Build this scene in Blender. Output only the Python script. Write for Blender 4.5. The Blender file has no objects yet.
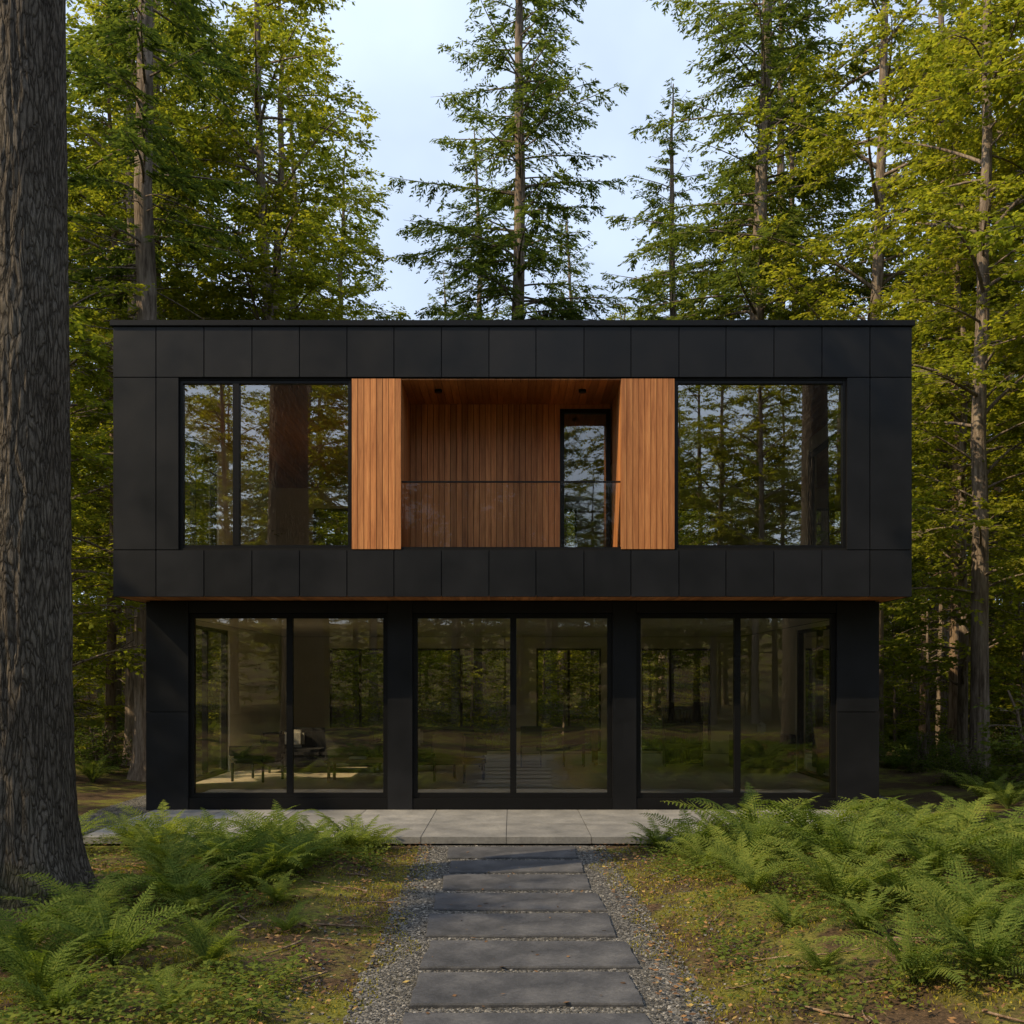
import bpy, bmesh, math, random
import numpy as np
from mathutils import Vector, noise

random.seed(7)
scene = bpy.context.scene
scene.view_settings.view_transform = 'Standard'
scene.view_settings.look = 'None'
scene.view_settings.exposure = 0
COL = scene.collection
CAMZ = 2.17

# ------------------------------------------------------------------ materials
class NT:
    def __init__(s, name):
        s.mat = bpy.data.materials.new(name); s.mat.use_nodes = True
        s.t = s.mat.node_tree; s.t.nodes.clear()
        s.out = s.t.nodes.new('ShaderNodeOutputMaterial')
    def n(s, typ, **kw):
        nd = s.t.nodes.new(typ)
        for k, v in kw.items(): setattr(nd, k, v)
        return nd
    def l(s, a, b): s.t.links.new(a, b)
    def coords(s, scale=(1, 1, 1), kind='Object'):
        tc = s.n('ShaderNodeTexCoord'); mp = s.n('ShaderNodeMapping')
        mp.inputs['Scale'].default_value = scale
        s.l(tc.outputs[kind], mp.inputs['Vector']); return mp.outputs['Vector']
    def noise(s, vec, scale, detail=4, rough=.55):
        nd = s.n('ShaderNodeTexNoise'); nd.inputs['Scale'].default_value = scale
        nd.inputs['Detail'].default_value = detail; nd.inputs['Roughness'].default_value = rough
        if vec: s.l(vec, nd.inputs['Vector'])
        return nd.outputs['Fac']
    def ramp(s, fac, stops):
        r = s.n('ShaderNodeValToRGB'); e = r.color_ramp.elements
        while len(e) < len(stops): e.new(.5)
        for i, (p, c) in enumerate(stops):
            e[i].position = p; e[i].color = (c[0], c[1], c[2], 1) if not isinstance(c, (float, int)) else (c, c, c, 1)
        s.l(fac, r.inputs['Fac']); return r.outputs['Color']
    def mix(s, fac, a, b, typ='MIX'):
        m = s.n('ShaderNodeMix', data_type='RGBA', blend_type=typ)
        def put(sock, v):
            if isinstance(v, (int, float)): sock.default_value = v
            elif isinstance(v, tuple): sock.default_value = (*v, 1) if len(v) == 3 else v
            else: s.l(v, sock)
        put(m.inputs[0], fac); put(m.inputs[6], a); put(m.inputs[7], b)
        return m.outputs[2]
    def bump(s, h, strength, dist=.02):
        b = s.n('ShaderNodeBump'); b.inputs['Strength'].default_value = strength
        b.inputs['Distance'].default_value = dist; s.l(h, b.inputs['Height']); return b.outputs['Normal']
    def math(s, op, a, b=None):
        m = s.n('ShaderNodeMath', operation=op)
        for i, v in enumerate((a, b)):
            if v is None: continue
            if isinstance(v, (int, float)): m.inputs[i].default_value = v
            else: s.l(v, m.inputs[i])
        return m.outputs[0]
    def pbr(s, col, rough=.6, normal=None, spec=.5, metal=0):
        p = s.n('ShaderNodeBsdfPrincipled')
        if isinstance(col, tuple): p.inputs['Base Color'].default_value = (*col, 1)
        else: s.l(col, p.inputs['Base Color'])
        if isinstance(rough, (int, float)): p.inputs['Roughness'].default_value = rough
        else: s.l(rough, p.inputs['Roughness'])
        p.inputs['Specular IOR Level'].default_value = spec; p.inputs['Metallic'].default_value = metal
        if normal: s.l(normal, p.inputs['Normal'])
        s.l(p.outputs[0], s.out.inputs['Surface']); return s.mat
    def diff(s, col, normal=None):
        p = s.n('ShaderNodeBsdfDiffuse')
        s.l(col, p.inputs['Color'])
        if normal: s.l(normal, p.inputs['Normal'])
        s.l(p.outputs[0], s.out.inputs['Surface']); return s.mat

def leaf_mat(name, c1, c2, c3, transl=.4, tcol=1.6):
    m = NT(name)
    g = m.n('ShaderNodeNewGeometry'); oi = m.n('ShaderNodeObjectInfo')
    nz = m.noise(m.coords((1, 1, 1)), .55, 1)
    f = m.math('ADD', m.math('MULTIPLY', g.outputs['Random Per Island'], .5), m.math('MULTIPLY', nz, .55))
    f = m.math('ADD', f, m.math('MULTIPLY', m.math('SUBTRACT', oi.outputs['Random'], .5), .3))
    c = m.ramp(f, [(.15, c1), (.5, c2), (.85, c3)])
    d = m.n('ShaderNodeBsdfDiffuse'); m.l(c, d.inputs['Color'])
    t = m.n('ShaderNodeBsdfTranslucent')
    tc = m.mix(1.0, c, (tcol, tcol * 1.0, tcol * .45), 'MULTIPLY')
    m.l(tc, t.inputs['Color'])
    mx = m.n('ShaderNodeMixShader'); mx.inputs[0].default_value = transl
    m.l(d.outputs[0], mx.inputs[1]); m.l(t.outputs[0], mx.inputs[2]); m.l(mx.outputs[0], m.out.inputs['Surface'])
    return m.mat

M = {}
M['fir'] = leaf_mat('fir_needles', (.052, .077, .021), (.105, .138, .033), (.18, .19, .044), .42, 1.9)
M['leaf'] = leaf_mat('broad_leaves', (.095, .122, .02), (.18, .2, .028), (.285, .27, .038), .5, 2.0)
M['bushleaf'] = leaf_mat('bush_leaves', (.055, .088, .02), (.105, .145, .03), (.19, .21, .04), .4)
M['fern'] = leaf_mat('fern_fronds', (.06, .098, .022), (.125, .17, .036), (.22, .245, .052), .42, 1.8)
M['moss'] = leaf_mat('moss_blades', (.095, .10, .017), (.21, .195, .03), (.38, .32, .055), .3, 1.5)

def bark_mat(name, c1, c2, c3, sc=1.0):
    m = NT(name)
    v = m.coords((1, 1, .17))
    wob = m.noise(m.coords((1, 1, .4)), 2.3 * sc, 5)
    tcn = m.n('ShaderNodeTexVoronoi', feature='DISTANCE_TO_EDGE'); tcn.inputs['Scale'].default_value = 27 * sc
    mixv = m.n('ShaderNodeVectorMath', operation='ADD')
    sc1 = m.n('ShaderNodeVectorMath', operation='SCALE'); sc1.inputs[3].default_value = .14
    ncol = m.n('ShaderNodeTexNoise'); ncol.inputs['Scale'].default_value = 9 * sc; ncol.inputs['Detail'].default_value = 5; m.l(v, ncol.inputs['Vector'])
    m.l(ncol.outputs['Color'], sc1.inputs[0]); m.l(v, mixv.inputs[0]); m.l(sc1.outputs[0], mixv.inputs[1])
    m.l(mixv.outputs[0], tcn.inputs['Vector'])
    crack = m.ramp(tcn.outputs['Distance'], [(0, 0.0), (.12, .6), (.4, 1.0)])
    fine = m.noise(m.coords((1, 1, .3)), 55 * sc, 6, .75)
    base = m.ramp(wob, [(.3, c1), (.5, c2), (.75, c3)])
    col = m.mix(m.math('MULTIPLY', m.math('SUBTRACT', 1.0, crack), .8), base, tuple(x * .25 for x in c1))
    col = m.mix(.7, col, m.ramp(fine, [(.3, .4), (.7, 1.4)]), 'MULTIPLY')
    tc = m.n('ShaderNodeTexCoord'); sp = m.n('ShaderNodeSeparateXYZ'); m.l(tc.outputs['Object'], sp.inputs[0])
    zf = m.math('SUBTRACT', m.noise(m.coords(), 2.2, 5), m.math('MULTIPLY', sp.outputs['Z'], .30))
    mf = m.ramp(zf, [(.38, 0.0), (.6, .75)])
    col = m.mix(mf, col, (.05, .06, .018))
    h = m.math('ADD', crack, m.math('MULTIPLY', fine, .8))
    return m.pbr(col, .92, m.bump(h, 1.0, .03), .1)
M['bark'] = bark_mat('bark_furrowed', (.14, .115, .092), (.19, .162, .132), (.24, .212, .176))
def bark_simple(name, c1, c2, c3):
    m = NT(name); a = m.noise(m.coords((1, 1, .12)), 16, 3, .7); b = m.noise(m.coords((1, 1, .5)), 1.2, 1)
    col = m.ramp(m.math('ADD', m.math('MULTIPLY', a, .75), m.math('MULTIPLY', b, .25)), [(.34, c1), (.5, c2), (.66, c3)])
    return m.diff(col, m.bump(a, .8, .05))
M['bark1'] = bark_simple('bark_grey', (.07, .053, .04), (.19, .15, .118), (.31, .255, .205))
M['bark2'] = bark_simple('bark_brown', (.08, .052, .033), (.2, .14, .095), (.3, .225, .16))

def ground_mat():
    m = NT('forest_floor')
    v = m.coords()
    a = m.noise(v, .7, 4, .6); b = m.noise(v, 3.2, 6, .7); c = m.noise(v, 40, 4, .7)
    mossc = m.ramp(c, [(.3, (.065, .07, .016)), (.55, (.145, .145, .028)), (.75, (.24, .215, .045))])
    soil = m.ramp(c, [(.3, (.028, .02, .013)), (.55, (.078, .052, .031)), (.75, (.16, .105, .06))])
    f = m.math('ADD', m.math('MULTIPLY', a, .55), m.math('MULTIPLY', b, .45))
    f = m.ramp(f, [(.43, 0.0), (.53, 1.0)])
    col = m.mix(f, mossc, soil)
    h = m.math('ADD', b, m.math('MULTIPLY', c, .35))
    return m.pbr(col, .95, m.bump(h, .8, .05), .1)
M['ground'] = ground_mat()

def gravel_mat():
    m = NT('gravel')
    v = m.coords()
    vo = m.n('ShaderNodeTexVoronoi'); vo.inputs['Scale'].default_value = 55; m.l(v, vo.inputs['Vector'])
    sp = m.n('ShaderNodeSeparateColor'); m.l(vo.outputs['Color'], sp.inputs[0])
    col = m.ramp(sp.outputs[0], [(0, (.035, .034, .032)), (.6, (.11, .106, .10)), (1, (.24, .23, .21))])
    col = m.mix(m.ramp(m.noise(v, 1.7, 5), [(.48, 0.0), (.68, .7)]), col, (.055, .048, .025))
    return m.pbr(col, .85, m.bump(m.math('SUBTRACT', 1.0, vo.outputs['Distance']), .9, .02), .2)
M['gravel'] = gravel_mat()
def island_mat(name, stops, rough=.8, spec=.25):
    m = NT(name); g = m.n('ShaderNodeNewGeometry')
    return m.pbr(m.ramp(g.outputs['Random Per Island'], stops), rough, None, spec)
M['pebble'] = island_mat('pebbles', [(0, (.03, .03, .029)), (.5, (.085, .082, .078)), (.9, (.16, .153, .14)), (1, (.3, .285, .26))])
M['litter'] = island_mat('leaf_litter', [(0, (.05, .03, .018)), (.5, (.15, .08, .036)), (.85, (.27, .145, .055)), (1, (.34, .25, .07))])
def slate_mat(name, c1, c2, c3, bs=.35):
    m = NT(name); v = m.coords(); g = m.n('ShaderNodeNewGeometry')
    a = m.noise(v, 2.3, 8, .65); b = m.noise(v, 30, 6, .7)
    col = m.ramp(a, [(.3, c1), (.5, c2), (.72, c3)])
    col = m.mix(.6, col, m.ramp(b, [(.3, .6), (.7, 1.3)]), 'MULTIPLY')
    col = m.mix(.5, col, m.ramp(g.outputs['Random Per Island'], [(0, .65), (1, 1.3)]), 'MULTIPLY')
    rough = m.ramp(a, [(.3, .5), (.7, .8)])
    return m.pbr(col, rough, m.bump(m.math('ADD', a, m.math('MULTIPLY', b, .3)), bs, .02), .3)
M['slate'] = slate_mat('path_slate', (.036, .038, .042), (.066, .067, .073), (.115, .114, .118), .7)
M['patio'] = slate_mat('patio_stone', (.155, .155, .152), (.21, .207, .2), (.28, .273, .255), .15)

def clad_mat():
    m = NT('black_cladding'); g = m.n('ShaderNodeNewGeometry')
    a = m.noise(m.coords(), 1.1, 5, .6); b = m.noise(m.coords((1, 1, .3)), 60, 4, .6)
    col = m.ramp(a, [(.3, (.0055, .006, .0072)), (.7, (.010, .0105, .0125))])
    col = m.mix(.6, col, m.ramp(g.outputs['Random Per Island'], [(0, .6), (1, 1.4)]), 'MULTIPLY')
    return m.pbr(col, m.ramp(a, [(.3, .36), (.7, .52)]), m.bump(b, .06, .004), .25)
M['clad'] = clad_mat()
def flat(name, col, rough=.5, spec=.5, metal=0, var=.15):
    m = NT(name); a = m.noise(m.coords(), 3, 5)
    c = m.ramp(a, [(.3, tuple(x * (1 - var) for x in col)), (.7, tuple(min(1, x * (1 + var)) for x in col))])
    return m.pbr(c, rough, None, spec, metal)
M['frame'] = flat('black_aluminium', (.005, .005, .0055), .4, .22)
M['sub'] = flat('dark_substrate', (.006, .006, .006), .8, .2)
M['plaster'] = flat('interior_plaster', (.86, .80, .66), .9, .1, 0, .04)
M['intfloor'] = flat('interior_concrete_floor', (.60, .50, .36), .35, .5, 0, .1)
M['fabric'] = flat('dark_fabric', (.035, .034, .033), .95, .1)
M['fabric2'] = flat('tan_leather', (.16, .10, .05), .6, .3)
M['metal'] = flat('dark_metal', (.02, .02, .022), .4, .5, .6)
M['oak'] = flat('oak_table', (.28, .17, .08), .5)
M['cream'] = flat('cream_cushion', (.5, .46, .38), .9, .1)
def wood_mat(name, k=1.0, axis='z'):
    m = NT(name); g = m.n('ShaderNodeNewGeometry')
    sc = {'z': (14, 14, .9), 'x': (.9, 14, 14), 'y': (14, .9, 14)}[axis]
    v = m.coords(sc)
    off = m.n('ShaderNodeVectorMath', operation='ADD'); m.l(v, off.inputs[0])
    cb = m.n('ShaderNodeCombineXYZ')
    for i in range(3): m.l(m.math('MULTIPLY', g.outputs['Random Per Island'], 37.0), cb.inputs[i])
    m.l(cb.outputs[0], off.inputs[1])
    a = m.noise(off.outputs[0], 1.3, 6, .65); b = m.noise(off.outputs[0], 7, 4, .6)
    col = m.ramp(a, [(.28, (.29 * k, .10 * k, .029 * k)), (.5, (.47 * k, .185 * k, .06 * k)), (.75, (.62 * k, .28 * k, .098 * k))])
    col = m.mix(.4, col, m.ramp(b, [(.3, .6), (.7, 1.25)]), 'MULTIPLY')
    col = m.mix(.75, col, m.ramp(g.outputs['Random Per Island'], [(0, .6), (1, 1.3)]), 'MULTIPLY')
    return m.pbr(col, .55, m.bump(b, .15, .005), .35)
M['wood'] = wood_mat('cedar_boards'); M['woody'] = wood_mat('cedar_soffit', .9, 'y')
M['ceil'] = wood_mat('interior_wood_ceiling', .8, 'y')

def glass_mat(name, base, tint):
    m = NT(name)
    fr = m.n('ShaderNodeFresnel'); fr.inputs['IOR'].default_value = 1.5
    fac = m.math('ADD', m.math('MULTIPLY', fr.outputs[0], 1.3), base)
    t = m.n('ShaderNodeBsdfTransparent'); t.inputs[0].default_value = (*tint, 1)
    gl = m.n('ShaderNodeBsdfGlossy'); gl.inputs['Roughness'].default_value = 0.0
    gl.inputs['Color'].default_value = (.97, .95, .9, 1)
    m.l(m.bump(m.noise(m.coords(), .8, 1), .03, .02), gl.inputs['Normal'])
    mx = m.n('ShaderNodeMixShader'); m.l(fac, mx.inputs[0]); m.l(t.outputs[0], mx.inputs[1]); m.l(gl.outputs[0], mx.inputs[2])
    m.l(mx.outputs[0], m.out.inputs['Surface']); return m.mat
M['glass'] = glass_mat('window_glass', .13, (.97, .97, .93))
M['glassu'] = glass_mat('upper_window_glass', .27, (.94, .95, .9))
M['glass2'] = glass_mat('rear_window_glass', .0, (.97, .98, .96))
M['clearglass'] = glass_mat('balustrade_glass', -.03, (.97, .98, .975))

# ------------------------------------------------------------------ mesh helpers
class MB:
    def __init__(s): s.v = []; s.f = []; s.m = []; s.sm = []; s.n = 0
    def add(s, V, F, mat=0, smooth=False):
        V = np.asarray(V, float).reshape(-1, 3); F = np.asarray(F, int).reshape(-1, 4)
        s.v.append(V); s.f.append(F + s.n); s.n += len(V)
        s.m.append(np.full(len(F), mat, np.int32)); s.sm.append(np.full(len(F), smooth, bool))
    def leaves(s, P, D, N, L, W, mat, mid=.5):
        if len(P) == 0: return
        D = D / (np.linalg.norm(D, axis=1, keepdims=True) + 1e-9)
        S = np.cross(D, N); S /= (np.linalg.norm(S, axis=1, keepdims=True) + 1e-9)
        L = np.broadcast_to(np.asarray(L, float).reshape(-1, 1), (len(P), 1)); W = np.broadcast_to(np.asarray(W, float).reshape(-1, 1), (len(P), 1))
        V = np.stack([P, P + D * L * mid + S * W / 2, P + D * L, P + D * L * mid - S * W / 2], 1)
        s.add(V.reshape(-1, 3), np.arange(len(P) * 4).reshape(-1, 4), mat)
    def tube(s, pts, rad, seg, mat, smooth=True, fn=None):
        pts = np.asarray(pts, float); rad = np.asarray(rad, float); n = len(pts)
        T = np.gradient(pts, axis=0); T /= (np.linalg.norm(T, axis=1, keepdims=True) + 1e-9)
        ref = np.array([1., 0, 0]) if abs(T[0][2]) > .7 else np.array([0, 0, 1.])
        A = np.cross(T, ref); A /= (np.linalg.norm(A, axis=1, keepdims=True) + 1e-9); B = np.cross(T, A)
        th = np.linspace(0, 2 * np.pi, seg, endpoint=False)
        R = rad[:, None] * np.ones((1, seg))
        if fn is not None: R = R * fn(pts[:, 2][:, None] * np.ones((1, seg)), th[None, :] * np.ones((n, 1)))
        V = pts[:, None, :] + R[:, :, None] * (A[:, None, :] * np.cos(th)[None, :, None] + B[:, None, :] * np.sin(th)[None, :, None])
        i = np.arange(n - 1)[:, None] * seg; j = np.arange(seg)[None, :]; k = (j + 1) % seg
        F = np.stack([i + j, i + k, i + seg + k, i + seg + j], -1).reshape(-1, 4)
        s.add(V.reshape(-1, 3), F, mat, smooth)
    def box(s, x0, x1, y0, y1, z0, z1, mat=0):
        V = [(x0, y0, z0), (x1, y0, z0), (x1, y1, z0), (x0, y1, z0), (x0, y0, z1), (x1, y0, z1), (x1, y1, z1), (x0, y1, z1)]
        s.add(V, [(0, 3, 2, 1), (4, 5, 6, 7), (0, 1, 5, 4), (1, 2, 6, 5), (2, 3, 7, 6), (3, 0, 4, 7)], mat)
    def mesh(s, name, mats):
        V = np.concatenate(s.v); F = np.concatenate(s.f); me = bpy.data.meshes.new(name)
        me.vertices.add(len(V)); me.vertices.foreach_set('co', V.astype(np.float32).ravel())
        me.loops.add(F.size); me.loops.foreach_set('vertex_index', F.astype(np.int32).ravel())
        me.polygons.add(len(F)); me.polygons.foreach_set('loop_start', (np.arange(len(F)) * 4).astype(np.int32))
        me.polygons.foreach_set('material_index', np.concatenate(s.m)); me.polygons.foreach_set('use_smooth', np.concatenate(s.sm))
        for m in mats: me.materials.append(m)
        me.update(calc_edges=True); return me

def obj(name, me, parent=None, loc=(0, 0, 0), rot=(0, 0, 0), sc=1.0):
    o = bpy.data.objects.new(name, me); COL.objects.link(o); o.location = loc; o.rotation_euler = rot
    o.scale = (sc, sc, sc) if isinstance(sc, (int, float)) else sc
    if parent: o.parent = parent
    return o
def empty(name, loc=(0, 0, 0)):
    return obj(name, None, None, loc)
def boxes(name, bl, mat, parent=None, bevel=.004, jitter=0, loc=(0, 0, 0)):
    bm = bmesh.new()
    for b in bl:
        x0, x1, y0, y1, z0, z1 = b
        jit = {}
        vs = []
        for z in (z0, z1):
            for (x, y) in ((x0, y0), (x1, y0), (x1, y1), (x0, y1)):
                if (x, y) not in jit: jit[(x, y)] = (random.uniform(-jitter, jitter), random.uniform(-jitter, jitter))
                vs.append(bm.verts.new((x + jit[(x, y)][0], y + jit[(x, y)][1], z)))
        for f in ((0, 3, 2, 1), (4, 5, 6, 7), (0, 1, 5, 4), (1, 2, 6, 5), (2, 3, 7, 6), (3, 0, 4, 7)): bm.faces.new([vs[i] for i in f])
    if bevel: bmesh.ops.bevel(bm, geom=list(bm.edges), offset=bevel, segments=2, affect='EDGES', clamp_overlap=True)
    me = bpy.data.meshes.new(name); bm.to_mesh(me); bm.free()
    me.materials.append(mat)
    return obj(name, me, parent, loc)

# ------------------------------------------------------------------ terrain
def gh(x, y):
    x = np.asarray(x, float); y = np.asarray(y, float)
    h = .09 * np.sin(x * .9 + 1.3) * np.cos(y * .75 + .4) + .05 * np.sin(x * 2.3 + y * 1.1) + .03 * np.sin(x * 4.1 - y * 3.7 + 1)
    h = h + .3 * np.sin(x * .11 + .5) * np.sin(y * .09 + 1.2)
    dp = np.clip((np.abs(x) - 1.2) / 1.5, 0, 1) ; dp = np.where(y > 15, 1, dp)
    dx = np.maximum(np.abs(x) - 6.8, 0); dy = np.maximum(np.maximum(12.7 - y, y - 26), 0)
    dh = np.clip(np.sqrt(dx * dx + dy * dy) / 3.0, 0, 1)
    r = np.hypot(x, y - 9); far = np.clip((r - 60) / 100, 0, 1); up = np.clip((r - 46) / 60, 0, 1)
    return h * dp * dh * (1 - far) + .10 * dp * dh + 9 * up * up * (3 - 2 * up)
u = np.linspace(-1, 1, 321); g = np.sinh(u * 4.2) / np.sinh(4.2) * 300
gx, gy = np.meshgrid(g, g + 9)
mb = MB(); n = 321
V = np.stack([gx, gy, gh(gx, gy)], -1).reshape(-1, 3)
i = np.arange(n - 1)[:, None] * n; j = np.arange(n - 1)[None, :]
mb.add(V, np.stack([i + j, i + j + 1, i + j + n + 1, i + j + n], -1), 0, True)
obj('ground', mb.mesh('ground', [M['ground']]))

rng = np.random.default_rng(3)
def pc(y): return .14 - .02 * (np.asarray(y) - 6) # path centre line drifts slightly
mb = MB()
ys = np.linspace(3.0, 13.02, 160)
el = pc(ys) - 1.12 - .10 * np.sin(ys * 2.1) - .07 * np.sin(ys * 5.3 + 1) - .04 * np.sin(ys * 13); er = pc(ys) + 1.12 + .10 * np.sin(ys * 1.7 + 2) + .06 * np.sin(ys * 6.1) + .04 * np.sin(ys * 11)
V = []
for k in range(len(ys)):
    V += [(el[k], ys[k], .006), (er[k], ys[k], .006)]
mb.add(V, [(2 * k, 2 * k + 1, 2 * k + 3, 2 * k + 2) for k in range(len(ys) - 1)])
for (x0, x1, y0, y1) in ((-6.9, -5.68, 13.6, 25.6), (5.54, 6.9, 13.6, 25.6), (-5.68, 5.54, 24.95, 25.6)):
    mb.add([(x0, y0, .006), (x1, y0, .006), (x1, y1, .006), (x0, y1, .006)], [(0, 1, 2, 3)])
obj('gravel_path', mb.mesh('gravel_path', [M['gravel']]))

def pebbles(P, smin, smax):
    N = len(P)
    base = np.array([(1, 0, 0), (0, 1, 0), (-1, 0, 0), (0, -1, 0), (.55, .55, .75), (-.55, .55, .75), (-.55, -.55, .75), (.55, -.55, .75)], float)
    F = np.array([(4, 5, 6, 7), (0, 1, 5, 4), (1, 2, 6, 5), (2, 3, 7, 6), (3, 0, 4, 7)])
    a = rng.uniform(0, 6.28, N); s = rng.uniform(smin, smax, (N, 1)) * rng.uniform(.7, 1.3, (N, 3)); s[:, 2] *= .7
    B = base[None] * s[:, None, :] * rng.uniform(.8, 1.2, (N, 8, 1))
    c, sn = np.cos(a)[:, None], np.sin(a)[:, None]
    X = B[..., 0] * c - B[..., 1] * sn; Y = B[..., 0] * sn + B[..., 1] * c
    V = np.stack([X + P[:, 0:1], Y + P[:, 1:2], B[..., 2] + P[:, 2:3]], -1).reshape(-1, 3)
    FF = (F[None] + (np.arange(N) * 8)[:, None, None]).reshape(-1, 4)
    m = MB(); m.add(V, FF); return m.mesh('gravel_stones', [M['pebble']])
N = 42000
y = rng.uniform(4.6, 13, N); x = rng.uniform(-1.2, 1.2, N); x[:N // 12] = rng.uniform(-1.75, 1.75, N // 12); x = x + pc(y)
x = np.concatenate([x, rng.uniform(-6.9, -5.7, 2500), rng.uniform(5.6, 6.9, 2500)]); y = np.concatenate([y, rng.uniform(13.6, 20, 5000)])
obj('gravel', pebbles(np.stack([x, y, gh(x, y) + .004], 1), .007, .016))

def slab(name, cx, cy, w, d, top, parent):
    "riven stone slab with a wandering outline and softened arris"
    rr = np.random.default_rng(int(cy * 1000)); q = 9; pr = []
    cs = [(-w, -d), (w, -d), (w, d), (-w, d)]; cs = [(a + rr.uniform(-.035, .035), b + rr.uniform(-.03, .03)) for a, b in cs]
    for c in range(4):
        a, b = cs[c], cs[(c + 1) % 4]
        for t in range(q):
            u_ = t / q; pr.append((a[0] + (b[0] - a[0]) * u_ + rr.normal(0, .005), a[1] + (b[1] - a[1]) * u_ + rr.normal(0, .005)))
    bm = bmesh.new(); n_ = len(pr)
    r0 = [bm.verts.new((x, y, -.02)) for x, y in pr]; r1 = [bm.verts.new((x, y, top - .012)) for x, y in pr]
    r2 = [bm.verts.new((x * .992, y * .985, top)) for x, y in pr]
    for A, B in ((r0, r1), (r1, r2)):
        for k in range(n_): bm.faces.new((A[k], A[(k + 1) % n_], B[(k + 1) % n_], B[k]))
    bm.faces.new(r2); me = bpy.data.meshes.new(name); bm.to_mesh(me); bm.free(); me.materials.append(M['slate'])
    return obj(name, me, parent, (cx, cy, 0), (rr.uniform(-.004, .004), rr.uniform(-.004, .004), rr.uniform(-.018, .018)))
sp = empty('stone_path'); y = 4.75; k = 0
while y < 12.4:
    d = random.uniform(.68, .80); cx = float(pc(y)) + random.uniform(-.04, .06); w = random.uniform(.73, .82); k += 1
    slab('slab_%d' % k, cx, y + d / 2, w, min(d, 12.94 - y) / 2, .03 + random.uniform(0, .01), sp)
    y += d + random.uniform(.16, .23)

pt = empty('patio'); pv = []
for k in range(10):
    a, b = -5.65 + k * 1.115, -5.65 + (k + 1) * 1.115
    for (c, d) in ((13.0, 14.2), (14.2, 15.74)): pv.append((a + .003, b - .003, c + .003, d - .003, .03, .12))
boxes('pavers', pv, M['patio'], pt, .003)
boxes('bedding', [(-5.62, 5.47, 13.03, 15.7, -.05, .112)], M['sub'], pt, 0)

# ------------------------------------------------------------------ house
H = empty('modern_house', (0, 0, 0))
YF = 15.0; YL = 15.75; YB = 24.7
clad = []
sx = [-6.015] + [(x - 512) / 66.37 for x in (156, 204, 252, 299.5, 347, 394, 441.5, 489, 536, 584, 631, 679, 726, 774, 822, 870)] + [6.03]
g_ = .005
for a, b in zip(sx[:-1], sx[1:]):
    clad.append((a + g_, b - g_, YF, YF + .03, 6.735, 7.495)); clad.append((a + g_, b - g_, YF, YF + .03, 3.425, 4.125))
for a, b in ((-6.015, -5.364), (-5.364, -5.02), (5.045, 5.394), (5.394, 6.03)):
    clad.append((a + g_, b - g_, YF, YF + .03, 4.135, 6.725))
def sidepanels(x0, x1, zlist, ys, hole):
    for (z0, z1) in zlist:
        for a, b in zip(ys[:-1], ys[1:]):
            if hole and a >= hole[0] - .01 and b <= hole[1] + .01 and z0 > hole[2] - .3 and z1 < hole[3] + .3: continue
            clad.append((x0, x1, a + g_, b - g_, z0, z1))
ysd = [15.03, 15.9, 17.2, 18.5, 19.8, 21.1, 22.4, 23.6, 24.7]
for (x0, x1) in ((-6.015, -5.985), (6.0, 6.03)):
    sidepanels(x0, x1, [(6.735, 7.495), (4.135, 6.725), (3.425, 4.125)], ysd, (17.2, 19.8, 4.135, 6.725))
boxes('upper_cladding', clad, M['clad'], H, .004)
clad = []
for (a, b) in ((-5.79, -5.12), (5.14, 5.81)):
    clad.append((a, b, YL, YL + .03, .105, 1.66)); clad.append((a, b, YL, YL + .03, 1.668, 3.41))
for (a, b) in ((-1.97, -1.575), (1.59, 1.97)):
    clad.append((a, b, YL, YL + .03, .105, 3.41))
ysd = [15.79, 17.2, 18.5, 19.8, 21.1, 22.4, 23.6, 24.7]
for (x0, x1) in ((-5.79, -5.765), (5.785, 5.81)):
    sidepanels(x0, x1, [(.105, 1.66), (1.668, 3.41)], ysd, (17.2, 19.8, -.5, 3.7))
boxes('lower_cladding', clad, M['clad'], H, .004)
boxes('roof_coping', [(-6.05, 6.065, 14.965, 24.75, 7.5, 7.585)], M['frame'], H, .006)

def wallx(x0, x1, z0, z1, y0, y1, ops):
    r = []; cx = x0
    for (a, b, c, d) in sorted(ops):
        if a > cx: r.append((cx, a, y0, y1, z0, z1))
        if c > z0: r.append((a, b, y0, y1, z0, c))
        if d < z1: r.append((a, b, y0, y1, d, z1))
        cx = b
    if cx < x1: r.append((cx, x1, y0, y1, z0, z1))
    return r
def swap(bl): return [(c, d, a, b, e, f) for (a, b, c, d, e, f) in bl]
UL = (-5.02, -2.43, 4.16, 6.70); UR = (2.462, 5.045, 4.16, 6.70)
core = []
core += wallx(-5.98, 5.995, 3.45, 7.5, YF + .031, YF + .22, [UL, (-2.43, 2.462, 4.15, 6.72), UR])
core += wallx(-5.74, 5.76, .1, 3.43, YL + .031, YL + .2, [(-5.12, -1.97, .3, 3.23), (-1.575, 1.59, .3, 3.23), (1.97, 5.14, .3, 3.23)])
SWu = (17.25, 19.75, 4.35, 6.65); SWl = (17.25, 19.75, .36, 3.15)
for s in (-1, 1):
    xa, xb = (-5.984, -5.86) if s < 0 else (5.87, 5.999)
    core += swap(wallx(YF + .222, YB, 3.45, 7.5, xa, xb, [SWu]))
    xa, xb = (-5.763, -5.64) if s < 0 else (5.66, 5.783)
    core += swap(wallx(YL + .202, YB, .1, 3.43, xa, xb, [SWl]))
BWu = [(-4.9, -3.0, 4.4, 6.4), (-1.6, 1.6, 4.4, 6.4), (3.0, 4.9, 4.4, 6.4)]
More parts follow.
